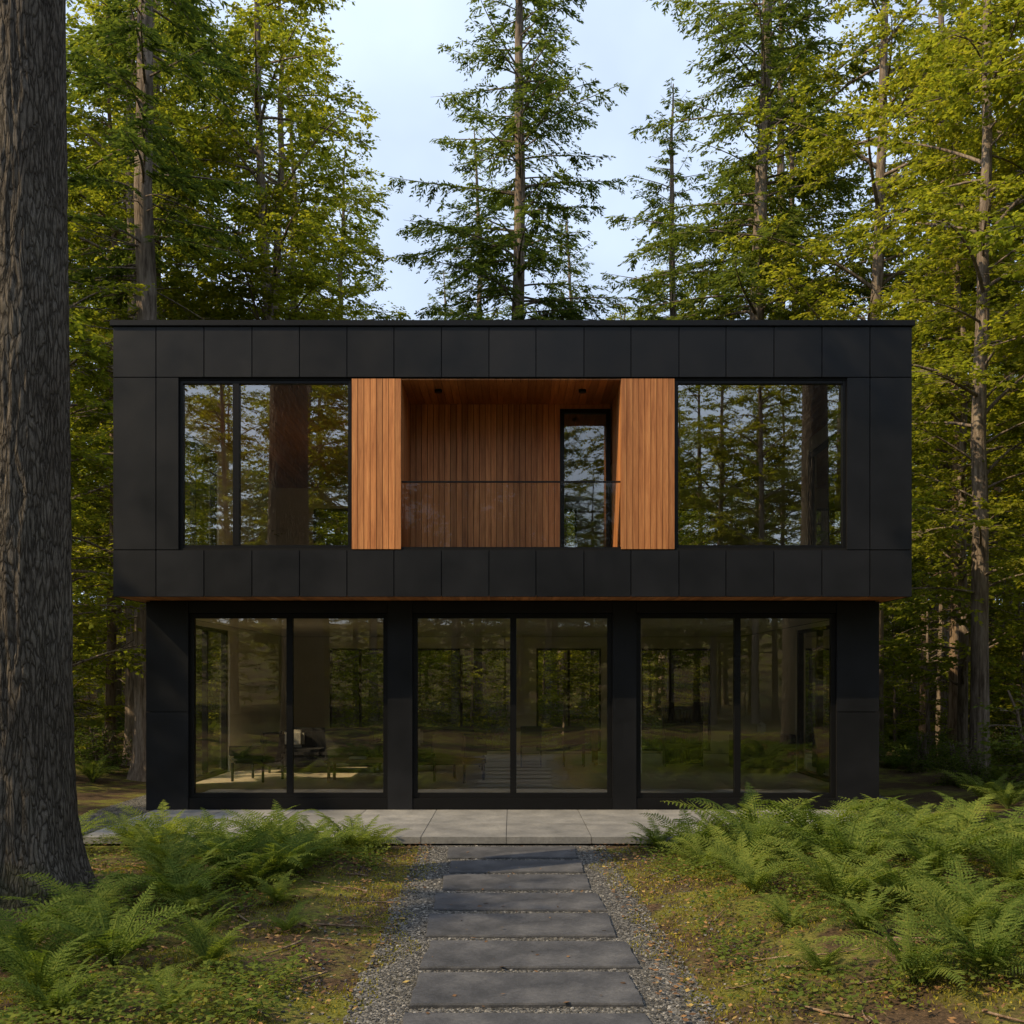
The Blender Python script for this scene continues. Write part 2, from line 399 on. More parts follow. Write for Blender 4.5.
BWl = [(-4.5, -3.0, .42, 2.95), (-2.6, .1, .42, 2.95), (.6, 2.2, .42, 2.95), (2.9, 4.9, .42, 2.95)]
core += wallx(-5.86, 5.87, 3.45, 7.5, YB - .12, YB - .01, BWu)
core += wallx(-5.64, 5.66, .1, 3.43, YB - .121, YB - .011, BWl)
boxes('wall_core', core, M['sub'], H, 0)
lin = []
lin += wallx(-5.84, 5.85, 4.16, 6.9, YB - .17, YB - .125, BWu) + wallx(-5.62, 5.64, .36, 3.23, YB - .17, YB - .126, BWl)
lin += swap(wallx(YF + .23, YB - .18, 4.16, 6.9, -5.858, -5.82, [SWu])) + swap(wallx(YF + .23, YB - .18, 4.16, 6.9, 5.83, 5.868, [SWu]))
lin += swap(wallx(YL + .21, YB - .18, .36, 3.23, -5.638, -5.6, [SWl])) + swap(wallx(YL + .21, YB - .18, .36, 3.23, 5.62, 5.658, [SWl]))
lin += [(-2.3, -2.18, 16.6, YB - .18, 4.17, 6.89), (2.18, 2.3, 16.6, YB - .18, 4.17, 6.89), (2.35, 2.5, 19.2, 22.6, .365, 3.22)]
boxes('interior_walls', lin, M['plaster'], H, 0)
boxes('interior_floor', [(-5.6, 5.6, YL + .2, YB - .18, .2, .355)], M['intfloor'], H, 0)
boxes('upper_floor', [(-5.84, 5.85, YF + .225, YB - .18, 3.5, 4.155)], M['intfloor'], H, 0)
boxes('lower_ceiling', [(-5.6, 5.6, YL + .2, YB - .18, 3.235, 3.44)], M['plaster'], H, 0)
boxes('roof', [(-5.98, 5.99, YF + .03, YB, 7.2, 7.49)], M['sub'], H, 0)
mbc = MB()
x = -5.84
while x < 5.85:
    mbc.box(x, min(x + .135, 5.85), YF + .225, YB - .18, 6.9, 6.93); x += .14
obj('upper_ceiling', mbc.mesh('upper_ceiling', [M['ceil']]), H)

fr = []; gl = MB()
def window(x0, x1, z0, z1, yc, mull=(), fw=.05, dep=.09, swp=False, gm=0):
    L = []
    h = dep / 2
    L.append((x0, x0 + fw, yc - h - .002, yc + h, z0, z1)); L.append((x1 - fw, x1, yc - h - .002, yc + h, z0, z1))
    L.append((x0 + fw, x1 - fw, yc - h, yc + h - .003, z1 - fw, z1)); L.append((x0 + fw, x1 - fw, yc - h, yc + h - .003, z0, z0 + fw))
    for (m, w) in mull: L.append((m - w / 2, m + w / 2, yc - h - .004, yc + h - .004, z0 + fw - .001, z1 - fw + .001))
    edges = [x0 + fw] + [c for (m, w) in mull for c in (m - w / 2, m + w / 2)] + [x1 - fw]
    for a, b in zip(edges[::2], edges[1::2]):
        if swp: gl.add([(yc, a, z0 + fw), (yc, b, z0 + fw), (yc, b, z1 - fw), (yc, a, z1 - fw)], [(0, 1, 2, 3)], gm)
        else: gl.add([(a, yc, z0 + fw), (b, yc, z0 + fw), (b, yc, z1 - fw), (a, yc, z1 - fw)], [(0, 1, 2, 3)], gm)
    fr.extend(swap(L) if swp else L)
window(*UL, YF + .09, [(-4.17, .10)], .05, .09, False, 3)
window(*UR, YF + .09, [], .05, .09, False, 3)
for (a, b, m) in ((-5.12, -1.97, -3.53), (-1.575, 1.59, .02), (1.97, 5.14, 3.58)):
    window(a, b, .3, 3.225, YL + .1, [(m, .1)], .075)
for s, xx in ((-1, -5.92), (1, 5.935)): window(*SWu, xx, [(18.5, .06)], .06, .1, True, 2)
for s, xx in ((-1, -5.7), (1, 5.72)): window(*SWl, xx, [(18.5, .06)], .06, .1, True, 2)
for b in BWu: window(*b, YB - .08, [], .05, .08, False, 2)
for b in BWl: window(*b, YB - .08, [((b[0] + b[1]) / 2, .06)], .05, .08, False, 2)
boxes('plinth', [(-5.118, -1.972, YL + .012, YL + .03, .125, .298), (-1.573, 1.588, YL + .012, YL + .03, .125, .298), (1.972, 5.138, YL + .012, YL + .03, .125, .298)], M['frame'], H, .003)
boxes('lower_fascia', [(-5.112, -1.978, YL + .006, YL + .03, 3.232, 3.408), (-1.567, 1.582, YL + .006, YL + .03, 3.232, 3.408), (1.978, 5.132, YL + .006, YL + .03, 3.232, 3.408)], M['clad'], H, .003)

YR = 16.36; XL, XR = -1.672, 1.642
w = MB()
def vboards(x0, x1, y0, y1, z0, z1, pitch, gap=.008):
    nb = max(1, round((x1 - x0) / pitch)); p = (x1 - x0) / nb
    for k in range(nb):
        w.box(x0 + k * p + gap / 2, x0 + (k + 1) * p - gap / 2, y0, y1 , z0, z1)
vboards(-2.42, XL, YF + .012, YF + .04, 4.145, 6.715, .094)
vboards(XR, 2.455, YF + .012, YF + .04, 4.145, 6.715, .094)
vboards(XL, .79, YR, YR + .03, 4.19, 6.70, .094)
w.box(.79, 1.62, YR, YR + .03, 6.63, 6.7)
def yboards(x0, x1, y0, y1, z0, z1):
    nb = round((y1 - y0) / .094); p = (y1 - y0) / nb
    for k in range(nb): w.box(x0, x1, y0 + k * p + .004, y0 + (k + 1) * p - .004, z0, z1)
yboards(XL - .03, XL, YF + .042, YR - .001, 4.19, 6.70)
yboards(XR, XR + .03, YF + .042, YR - .001, 4.19, 6.70)
obj('cedar_wall_boards', w.mesh('cedar_wall_boards', [M['wood']]), H)
boxes('balcony_backing', [(-2.42, XL - .032, YF + .045, 16.58, 4.15, 6.71), (XR + .032, 2.452, YF + .045, 16.58, 4.15, 6.71), (XL - .03, .79, YR + .032, 16.58, 4.15, 6.71)], M['sub'], H, 0)
w = MB(); x = XL
while x < XR - .01:
    w.box(x + .003, min(x + .117, XR) , YF + .035, YR, 6.702, 6.73); x += .12
x = -5.98
while x < 5.99:
    w.box(x + .003, min(x + .117, 5.99), YF + .035, YL - .002, 3.428, 3.447)
    x += .12
for (a, b) in ((-5.98, -5.795), (5.815, 5.99)): w.box(a, b, YL, YB, 3.428, 3.447)
obj('cedar_soffit', w.mesh('cedar_soffit', [M['woody']]), H)
boxes('balcony_floor', [(XL - .02, XR + .02, YF + .035, YR, 4.13, 4.18)], M['frame'], H, .003)
window(.79, 1.62, 4.185, 6.628, YR + .05, [], .07, .09)
boxes('balcony_rail', [(XL + .001, XR - .001, YF + .05, YF + .075, 5.155, 5.18)], M['frame'], H, .003)
gl.add([(XL + .01, YF + .062, 4.19), (XR - .01, YF + .062, 4.19), (XR - .01, YF + .062, 5.15), (XL + .01, YF + .062, 5.15)], [(0, 1, 2, 3)], 1)
dl = MB()
for xx in (-1.15, 1.1):
    dl.tube([(xx, 15.55, 6.73), (xx, 15.55, 6.66)], [.06, .06], 20, 0)
    dl.tube([(xx, 15.55, 6.66), (xx, 15.55, 6.661)], [.06, .0], 20, 0)
obj('downlights', dl.mesh('downlights', [M['frame']]), H)
boxes('window_frames', fr, M['frame'], H, .003)
obj('window_glass', gl.mesh('window_glass', [M['glass'], M['clearglass'], M['glass2'], M['glassu']]), H)

# ------------------------------------------------------------------ furniture
def soft(name, parts, loc, rotz=0):
    e = empty(name, loc); e.rotation_euler = (0, 0, rotz)
    for k, (pn, b, m, bv) in enumerate(parts): boxes(pn, b, m, e, bv)
    return e
Z = .357
def sofa(name, loc, rot, L, mat):
    h = L / 2
    soft(name, [('base', [(-h, h, -.45, .45, .12, .3)], mat, .03), ('seat_cushions', [(-h + .2 + k * (L - .4) / 2, -h + .2 + (k + 1) * (L - .4) / 2 - .01, -.44, .25, .302, .46) for k in range(2)], mat, .05),
        ('backrest', [(-h + .2, h - .2, .22, .44, .302, .85)], mat, .07), ('armrests', [(-h, -h + .19, -.45, .45, .302, .62), (h - .19, h, -.45, .45, .302, .62)], mat, .05),
        ('legs', [(a, a + .04, b, b + .04, 0, .12) for a in (-h + .05, h - .1) for b in (-.4, .35)], M['metal'], .002),
        ('throw_pillow', [(-h + .25, -h + .65, .02, .2, .47, .82)], M['cream'], .06)], loc, rot)
sofa('sofa', (-3.7, 19.8, Z), 0, 2.2, M['fabric'])
sofa('sofa', (-1.5, 20.2, Z), 0.1, 1.9, M['fabric'])
def chair(loc, rot, mat):
    soft('armchair', [('seat', [(-.35, .35, -.35, .35, .32, .46)], mat, .05), ('backrest', [(-.35, .35, .25, .38, .46, .88)], mat, .05), ('arms', [(-.38, -.33, -.35, .35, .46, .64), (.33, .38, -.35, .35, .46, .64)], M['metal'], .01),
         ('legs', [(a, a + .035, b, b + .035, 0, .33) for a in (-.34, .3) for b in (-.33, .3)], M['metal'], .002)], loc, rot)
chair((-.95, 17.9, Z), 2.6, M['fabric2']); chair((-4.6, 18.0, Z), -1.9, M['fabric'])
soft('coffee_table', [('top', [(-.6, .6, -.35, .35, .36, .4)], M['oak'], .008), ('legs', [(a, a + .05, b, b + .05, 0, .36) for a in (-.55, .5) for b in (-.3, .25)], M['oak'], .003), ('book', [(-.2, .1, -.1, .12, .402, .44)], M['cream'], .004)], (-2.7, 17.8, Z))
soft('bookcase', [('sides', [(-.4, -.37, -.18, .18, 0, 1.35), (.37, .4, -.18, .18, 0, 1.35)], M['metal'], .003), ('shelves', [(-.37, .37, -.18, .18, z_, z_ + .03) for z_ in (.05, .45, .88, 1.32)], M['metal'], .002),
     ('books', [(-.35 + k * .06, -.35 + k * .06 + .045, -.1, .1, z_ + .032, z_ + .27 + .02 * (k % 3)) for z_ in (.05, .45, .88) for k in range(9)], M['fabric'], .002), ('back', [(-.37, .37, .16, .178, .08, 1.32)], M['metal'], 0)], (3.6, 21.0, Z))
soft('dining_table', [('top', [(-1, 1, -.45, .45, .72, .76)], M['oak'], .008), ('legs', [(a, a + .07, b, b + .07, 0, .72) for a in (-.93, .86) for b in (-.4, .33)], M['oak'], .003)], (.9, 21.6, Z))
for (a, b, r) in ((.4, 20.95, math.pi), (1.3, 20.95, math.pi)):
    soft('dining_chair', [('seat', [(-.22, .22, -.22, .22, .43, .47)], M['metal'], .01), ('backrest', [(-.22, .22, .19, .22, .5, .85)], M['metal'], .01), ('legs', [(p, p + .03, q, q + .03, 0, .43) for p in (-.22, .19) for q in (-.22, .19)], M['metal'], .002)], (a, b, Z), r)
soft('sideboard', [('body', [(-.6, .6, -.22, .22, .1, .75)], M['metal'], .01), ('feet', [(-.5, -.45, -.15, .15, 0, .1), (.45, .5, -.15, .15, 0, .1)], M['metal'], .002), ('vase', [(-.1, .06, -.08, .08, .752, 1.0)], M['cream'], .04)], (4.9, 19.5, Z))

# ------------------------------------------------------------------ trees
def bark_fn(seed, amp=.06):
    def f(z, th):
        return 1 + amp * np.sin(3 * th + z * .7 + seed) + amp * .5 * np.sin(7 * th - z * 1.3 + seed * 2) + amp * .35 * np.sin(z * 2.1 + seed + 2 * th)
    return f
def trunk(mb, H, R, rng, lean=(0, 0), seg=14, flare=.5, n=36):
    t = np.linspace(0, 1, n) ** 1.3; z = -.25 + t * (H + .25)
    wx = np.cumsum(rng.normal(0, .025, n)) ; wy = np.cumsum(rng.normal(0, .025, n))
    wx = wx * t * 2; wy = wy * t * 2
    P = np.stack([lean[0] * z + wx, lean[1] * z + wy, z], 1)
    r = R * (1 - t) ** .75 * .95 + .02 + R * flare * np.exp(-np.maximum(z, 0) / .45)
    mb.tube(P, r, seg, 0, True, bark_fn(rng.uniform(0, 6), .05))
    return lambda zz: np.array([np.interp(zz, z, P[:, 0]), np.interp(zz, z, P[:, 1]), zz]), lambda zz: np.interp(zz, z, r)
UP = np.array([0, 0, 1.])
def conifer(name, H, z0, R, Lmax, seed, step=.15, dens=.9, lean=(0, 0), dead=26, gaps=.08, sl=.21, sw=.058, bark='bark1', pw=.7):
    rng = np.random.default_rng(seed); mb = MB(); pos, rad = trunk(mb, H, R, rng, lean)
    for k in range(dead):
        z = rng.uniform(max(2.2, z0 * .3), z0 + 2.5); a = rng.uniform(0, 6.28); L = rng.uniform(.7, 2.6) * (Lmax / 3.2)
        h = np.array([math.cos(a), math.sin(a), 0]); s = np.linspace(0, 1, 7)[:, None]
        P = pos(z) + h * L * s + UP * (-.25 * L * s + rng.uniform(-.3, .25) * L * s * s)
        mb.tube(P, .016 * (1 - s[:, 0]) + .004, 4, 0)
        for q in range(4):
            s0 = rng.uniform(.35, .95); i = int(s0 * 6); sd = rng.choice([-1, 1]); d = h * .7 + np.cross(h, UP) * sd * .8 + UP * rng.uniform(-.5, .1)
            s2 = np.linspace(0, 1, 4)[:, None]; mb.tube(P[i] + d * s2 * rng.uniform(.2, .6), .006 * (1 - s2[:, 0]) + .002, 3, 0)
    z = z0
    while z < H - .25:
        t = (z - z0) / (H - z0)
        prof = (1 - t) ** pw * (.5 + .5 * min(1, t * 4 + .2))
        L = Lmax * prof * rng.uniform(.45, 1.15) + .3; a = rng.uniform(0, 6.28)
        z += step * rng.uniform(.4, 1.6)
        if rng.random() < gaps: continue
        e = math.radians(-4 + 42 * t + rng.uniform(-9, 9)); h = np.array([math.cos(a), math.sin(a), 0]); sd = np.cross(h, UP)
        dr = (.36 - .2 * t) * rng.uniform(.7, 1.2); bend = rng.uniform(-.15, .15)
        def bp(s):
            s = np.asarray(s)[:, None]
            return pos(z) + h * L * math.cos(e) * s + sd * bend * L * s * s + UP * (L * math.sin(e) * s - dr * L * s ** 2 + .12 * L * s ** 3)
        s = np.linspace(0, 1, 9); mb.tube(bp(s), np.maximum(.009 * L + .006, .0) * (1 - s) + .004, 4, 0)
        m = int(L / .12 * dens) + 3
        sk = rng.uniform(.12, 1, m) ** .9; side = rng.choice([-1., 1.], m)
        tl = np.clip(.33 * L * (1.18 - sk), .16, 1.3) * rng.uniform(.6, 1.2, m)
        B = bp(sk); ang = np.radians(rng.uniform(38, 68, m))
        D = h[None] * np.cos(ang)[:, None] + sd[None] * (side * np.sin(ang))[:, None] + UP * rng.uniform(-.5, .02, m)[:, None]
        stp = .075; qn = int(np.ceil(1.5 / stp)); uj = (np.arange(qn) + .5) * stp
        U = uj[None, :] + rng.uniform(-.03, .03, (m, qn)); ok = U < tl[:, None]
        fr_ = U / tl[:, None]
        P = B[:, None, :] + D[:, None, :] * U[..., None] - UP * (.22 * tl[:, None] * fr_ ** 2)[..., None]
        Dd = np.broadcast_to(D[:, None, :], P.shape); Sd = np.cross(Dd, UP)
        P, Dd, Sd, fr2 = P[ok], Dd[ok], Sd[ok], fr_[ok]
        for sg in (-1, 1):
            N = len(P); an = rng.uniform(.3, 1.0, N)[:, None]
            d = Dd * np.cos(an) + Sd * np.sin(an) * sg + UP * rng.uniform(-.5, .15, (N, 1))
            nn = UP + rng.normal(0, .5, (N, 3))
            mb.leaves(P + rng.normal(0, .015, (N, 3)), d, nn, sl * (1.15 - .5 * fr2) * rng.uniform(.7, 1.2, N), sw * rng.uniform(.7, 1.3, N), 1, .45)
    return mb.mesh(name, [M[bark], M['fir']])
def broad(name, H, z0, R, Lmax, seed, nb=48, ls=.13, lean=(0, 0), mat='leaf', bark='bark1', e0=(5, 48), stems=1, dens=1.0):
    rng = np.random.default_rng(seed); mb = MB()
    for st in range(stems):
        ln = lean if stems == 1 else (rng.uniform(-.35, .35), rng.uniform(-.35, .35))
        Hs = H * (1 if stems == 1 else rng.uniform(.6, 1))
        pos, rad = trunk(mb, Hs, R, rng, ln, 12 if R > .06 else 5, .4, 30 if R > .06 else 8)
        for k in range(nb):
            t = (k + rng.random()) / nb; z = z0 + (Hs - z0) * t * .97
            L = Lmax * (.35 + .65 * math.sin(math.pi * min(1, .18 + t * .8))) * rng.uniform(.5, 1.1) * (1 - .35 * t)
            a = rng.uniform(0, 6.28); e = math.radians(rng.uniform(*e0)); h = np.array([math.cos(a), math.sin(a), 0]); sd = np.cross(h, UP)
            fl = rng.uniform(.1, .4); bend = rng.uniform(-.2, .2)
            def bp(s):
                s = np.asarray(s)[:, None]
                return pos(z) + h * L * math.cos(e) * s + sd * bend * L * s * s + UP * (L * math.sin(e) * s - fl * L * s ** 2)
            s = np.linspace(0, 1, 8); r0 = min(.011 * L + .004, R * .6)
            mb.tube(bp(s), r0 * (1 - s) + .004, 5, 0)
            m = int(L / .29 * dens) + 2
            for sk in rng.uniform(.15, 1, m):
                sg = rng.choice([-1, 1]); an = math.radians(rng.uniform(25, 75)); l2 = (.42 * L * (1.12 - sk) + .25) * rng.uniform(.6, 1.15)
                d = h * math.cos(an) + sd * sg * math.sin(an) + UP * rng.uniform(-.35, .4); B = bp([sk])[0]
                d2 = np.cross(d, UP)
                s2 = np.linspace(0, 1, 4)[:, None]; mb.tube(B + d * l2 * s2 - UP * .18 * l2 * s2 ** 2, .007 * (1 - s2[:, 0]) + .002, 3, 0)
                tw = int(l2 / .10) + 2; st_ = rng.uniform(.15, 1.0, tw); TB = B + d * l2 * st_[:, None] - UP * .18 * l2 * (st_ ** 2)[:, None]
                sgn = rng.choice([-1., 1.], tw); a2 = rng.uniform(.3, 1.2, tw)
                TD = d[None] * np.cos(a2)[:, None] + d2[None] * (sgn * np.sin(a2))[:, None] + UP * rng.uniform(-.4, .3, tw)[:, None]
                q = 6; tl = rng.uniform(.2, .45, tw)
                P = TB[:, None, :] + TD[:, None, :] * (tl[:, None] * (np.arange(q)[None] + .6) / q)[..., None]
                P = P.reshape(-1, 3); DD = np.repeat(TD, q, 0); SS = np.cross(DD, UP); N = len(P)
                ss = rng.choice([-1., 1.], (N, 1)); dd = DD * .6 + SS * ss * rng.uniform(.3, 1.1, (N, 1)) + UP * rng.uniform(-.6, .1, (N, 1))
                lz = ls * rng.uniform(.6, 1.2, N)
                mb.leaves(P, dd, UP + rng.normal(0, .5, (N, 3)), lz, lz * .62, 1, .42)
    return mb.mesh(name, [M[bark], M[mat]])

CON = [conifer('fir_a', 26, 6, .27, 4.3, 11), conifer('fir_b', 33, 6.5, .3, 5.2, 12, gaps=.08, pw=.55, step=.12), conifer('fir_c', 24, 5, .22, 3.8, 13, step=.16),
       conifer('fir_d', 30, 11, .3, 4.0, 14, dead=60, gaps=.1)]
BRO = [broad('beech_a', 22, 4, .2, 4.8, 21, 66), broad('beech_b', 25, 5.5, .22, 5.4, 22, 70), broad('beech_c', 19, 3, .15, 4.2, 23, 58), broad('beech_d', 14, 1.8, .11, 3.6, 24, 46)]
SAP = [broad('sapling_a', 8, .7, .06, 2.2, 31, 34, .13, e0=(0, 35)), broad('sapling_b', 5.5, .4, .045, 1.8, 32, 28, .12, e0=(0, 35))]
BUSH = [broad('shrub_a', 1.8, .1, .02, .8, 41, 9, .085, mat='bushleaf', stems=5, e0=(10, 55)), broad('shrub_b', 1.2, .05, .015, .65, 42, 8, .065, mat='bushleaf', stems=5, e0=(10, 50))]

def put(name, me, x, y, sc=1.0, rz=None, parent=None):
    rz = random.uniform(0, 6.28) if rz is None else rz
    return obj(name, me, parent, (x, y, float(gh(x, y)) - .03), (0, 0, rz), sc)
def bigtree(name, seed, R, res=170, rows=460):
    mb = MB()
    zz = np.concatenate([np.linspace(-.3, 9.5, rows), np.linspace(9.8, 30, 40)])
    th = np.linspace(0, 2 * np.pi, res, endpoint=False)
    r = R * (1 - np.clip(zz, 0, 30) / 34) + R * .5 * np.exp(-np.maximum(zz, 0) / .38) + .01
    V = np.zeros((len(zz), res, 3))
    for i, z in enumerate(zz):
        for j, t in enumerate(th):
            c, s_ = math.cos(t), math.sin(t)
            if z < 9.6:
                w = noise.noise((c * 3, s_ * 3, z * .5)) * 1.2
                rid = 1 - abs(noise.noise((c * 9 + w, s_ * 9 + w, z * 1.6))) * 2.2
                rid2 = noise.noise((c * 20, s_ * 20, z * 6))
                dsp = .014 * rid + .009 * rid2
            else: dsp = 0
            root = .14 * R * math.exp(-max(z, 0) / .5) * math.sin(5 * t + seed) * 1.5
            rr = r[i] + dsp + root
            V[i, j] = (c * rr + .004 * z, s_ * rr, z)
    n = len(zz); i = np.arange(n - 1)[:, None] * res; j = np.arange(res)[None, :]; k = (j + 1) % res
    mb.add(V.reshape(-1, 3), np.stack([i + j, i + k, i + res + k, i + res + j], -1), 0, True)
    return mb.mesh(name, [M['bark']])
bt = bigtree('big_fir_trunk', 5, .47)
t0 = empty('old_fir_tree', (-4.68, 9.45, 0)); obj('trunk', bt, t0)
crown = conifer('old_fir_crown', 30, 16, .2, 2.6, 51, gaps=.3, dead=0, step=.34)
obj('crown', crown, t0)
t1 = empty('old_fir_tree', (7.3, 6.2, 0)); t1.rotation_euler = (0, 0, 2); obj('trunk', bt, t1, sc=(.8, .8, 1)); obj('crown', crown, t1)

heroes = [('fir_tree', 3, -7.9, 21.6, .95), ('fir_tree', 1, .1, 33, 1.0), ('fir_tree', 2, -1.3, 42, 1.05), ('fir_tree', 1, 7.3, 30, 1.0), ('fir_tree', 3, 9.8, 36, 1.0),
          ('fir_tree', 3, 14.9, 34.8, 1.02), ('fir_tree', 0, -14.5, 30, 1.0), ('fir_tree', 2, 12.6, 29, 1.0), ('fir_tree', 2, -8.4, 38, 1.05), ('fir_tree', 2, 2.3, 46, 1.0), ('fir_tree', 0, 6.0, 37, .95), ('fir_tree', 2, -3.0, 50, .95),
          ('beech_tree', 0, -9.5, 25, 1.0), ('beech_tree', 1, -7.7, 31, 1.0), ('beech_tree', 2, -11.2, 18.5, 1.0), ('beech_tree', 3, -9.6, 20.5, 1.0),
          ('beech_tree', 0, -14.5, 24, 1.0), ('beech_tree', 1, 15.8, 27, 1.0), ('beech_tree', 3, 10.4, 23, 1.0), ('beech_tree', 0, 11.0, 17.0, 1.0), ('beech_tree', 1, 12.6, 21.5, 1.0),
          ('beech_tree', 2, 7.6, 39, 1.0), ('beech_tree', 0, 11.2, 42, 1.0), ('beech_tree', 0, -6.4, 37, 1.0), ('beech_tree', 2, 5.2, 44, 1.0), ('beech_tree', 1, -12.4, 34, 1.0), ('beech_tree', 1, 9.8, 33, .95), ('beech_tree', 1, -10.2, 29, .95),
          ('beech_tree', 1, -6.6, 28, 1.0), ('beech_tree', 1, 10.0, 27.5, 1.05), ('beech_tree', 0, 9.4, 20, .9), ('fir_tree', 0, -11.2, 31, 1.1),
          # unseen trees on the sunny side, added to break the sun into patches
          ('beech_tree', 2, -15.5, 2.6, .85), ('beech_tree', 2, -18.5, 9.0, .9), ('fir_tree', 2, -12.5, -4.5, .85)]
for (nm, k, x, y, s) in heroes:
    put(nm, (CON if nm == 'fir_tree' else BRO)[k], x, y, s)
def stem(x, y, R, Hh, lean):
    put('slender_fir_tree', conifer('slender_fir', Hh, Hh * .62, R, 1.9, int(abs(x * 31)) + 3, lean=lean, dead=18, step=.2, bark='bark2'), x, y, 1, 0)
stem(15.6, 33, .17, 21, (.07, 0)); stem(12.8, 31, .1, 19, (.01, 0)); stem(17.2, 37, .13, 22, (-.015, 0)); stem(-10.5, 26, .12, 20, (.01, 0)); stem(11.3, 25.5, .13, 20, (.012, 0)); stem(-12.6, 27, .14, 22, (-.01, 0))

DF = empty('distant_forest'); UG = empty('undergrowth')
SUN = (-.90, -.436); EL = 42
sunv = Vector((SUN[0] * math.cos(math.radians(EL)), SUN[1] * math.cos(math.radians(EL)), math.sin(math.radians(EL)))).normalized()
pts = [(x, y) for (_, _, x, y, _) in heroes]
def allowed(x, y, tall):
    if abs(x) < 9.3 and 9 < y < 28: return False
    if math.hypot(x, y) < 11: return False
    if tall and y < 0 and math.hypot(x, y) < 17: return False
    if y > 0 and tall:
        r = x / y
        if y < 27 and abs(r) < .6: return False
        if -.185 < r < .15 and y < 62: return False
    along = x * SUN[0] + (y - 12) * SUN[1]; cross = x * SUN[1] - (y - 12) * SUN[0]
    if along > 7 and along < 48 and -13 < cross < (11 if tall else 7): return False
    if tall and x < -14 and 0 < y < 60 and x < -.6 * y and random.random() < .8: return False
    return True
cnt = 0; tries = 0
while cnt < 255 and tries < 9000:
    tries += 1
    q = random.random()
    if q < .66: a = random.uniform(.9, 2.25); r = 24 + 70 * random.random() ** .8
    elif q < .86: a = random.uniform(-2.4, -.7); r = 18 + 32 * random.random() ** .8
    else: a = random.uniform(0, 6.283); r = 14 + 50 * random.random() ** .7
    x, y = r * math.cos(a), 4 + r * math.sin(a)
    if not allowed(x, y, True): continue
    if any((x - p) ** 2 + (y - q_) ** 2 < (3.0 + r * .02) ** 2 for p, q_ in pts): continue
    pts.append((x, y)); cnt += 1
    put('tree', random.choice(CON[:1] + CON[2:3] + BRO + BRO), x, y, random.uniform(.8, 1.05), None, DF)
cnt = 0
while cnt < 240:
    if random.random() < .8: a = random.uniform(.9, 2.25); r = 19 + 60 * random.random() ** .9
    else: a = random.uniform(0, 6.283); r = 18 + 28 * random.random() ** .7
    x, y = r * math.cos(a), 5 + r * math.sin(a)
    if not allowed(x, y, False): continue
    if y > 0 and abs(x / y) < .62 and y < 22: continue
    cnt += 1
    put('young_tree', random.choice(SAP), x, y, random.uniform(.6, 1.2), None, UG)

# thin out whichever out-of-frame trees shade the plot most, until sun comes through in patches
def thin(points, target, rounds):
    for _ in range(rounds):
        bpy.context.view_layer.update(); dg = bpy.context.evaluated_depsgraph_get()
        hits = {}; lit = 0
        for p in points:
            ok, loc, nrm, idx, ob, mtx = scene.ray_cast(dg, Vector(p) + sunv * .3, sunv)
            if not ok: lit += 1; continue
            x, y = ob.matrix_world.translation[0], ob.matrix_world.translation[1]
            outside = y < 0 or abs(x) > .56 * y
            if outside and (ob.parent in (DF, UG)): hits[ob.name] = hits.get(ob.name, 0) + 1
        if lit / len(points) >= target or not hits: break
        for nm in sorted(hits, key=lambda k: -hits[k])[:3]:
            bpy.data.objects.remove(bpy.data.objects[nm])
pr = random.Random(5)
thin([(pr.uniform(-6, 6), pr.uniform(5, 14.5), .6) for _ in range(220)] + [(pr.uniform(-6, 6), 14.9, pr.uniform(1, 7)) for _ in range(80)], .5, 16)
thin([(pr.uniform(-13, 16), pr.uniform(28, 40), pr.uniform(1, 9)) for _ in range(160)], .5, 14)

cnt = 0
while cnt < 360:
    a = random.uniform(0, 3.14); r = 9 + 42 * random.random() ** .8
    x, y = r * math.cos(a), 6 + r * math.sin(a)
    if abs(x) < 8.6 and 6 < y < 27: continue
    if y < 0 or (abs(x) < 9 and y < 17): continue
    cnt += 1
    put('shrub', random.choice(BUSH), x, y, random.uniform(.5, 1.1), None, UG)

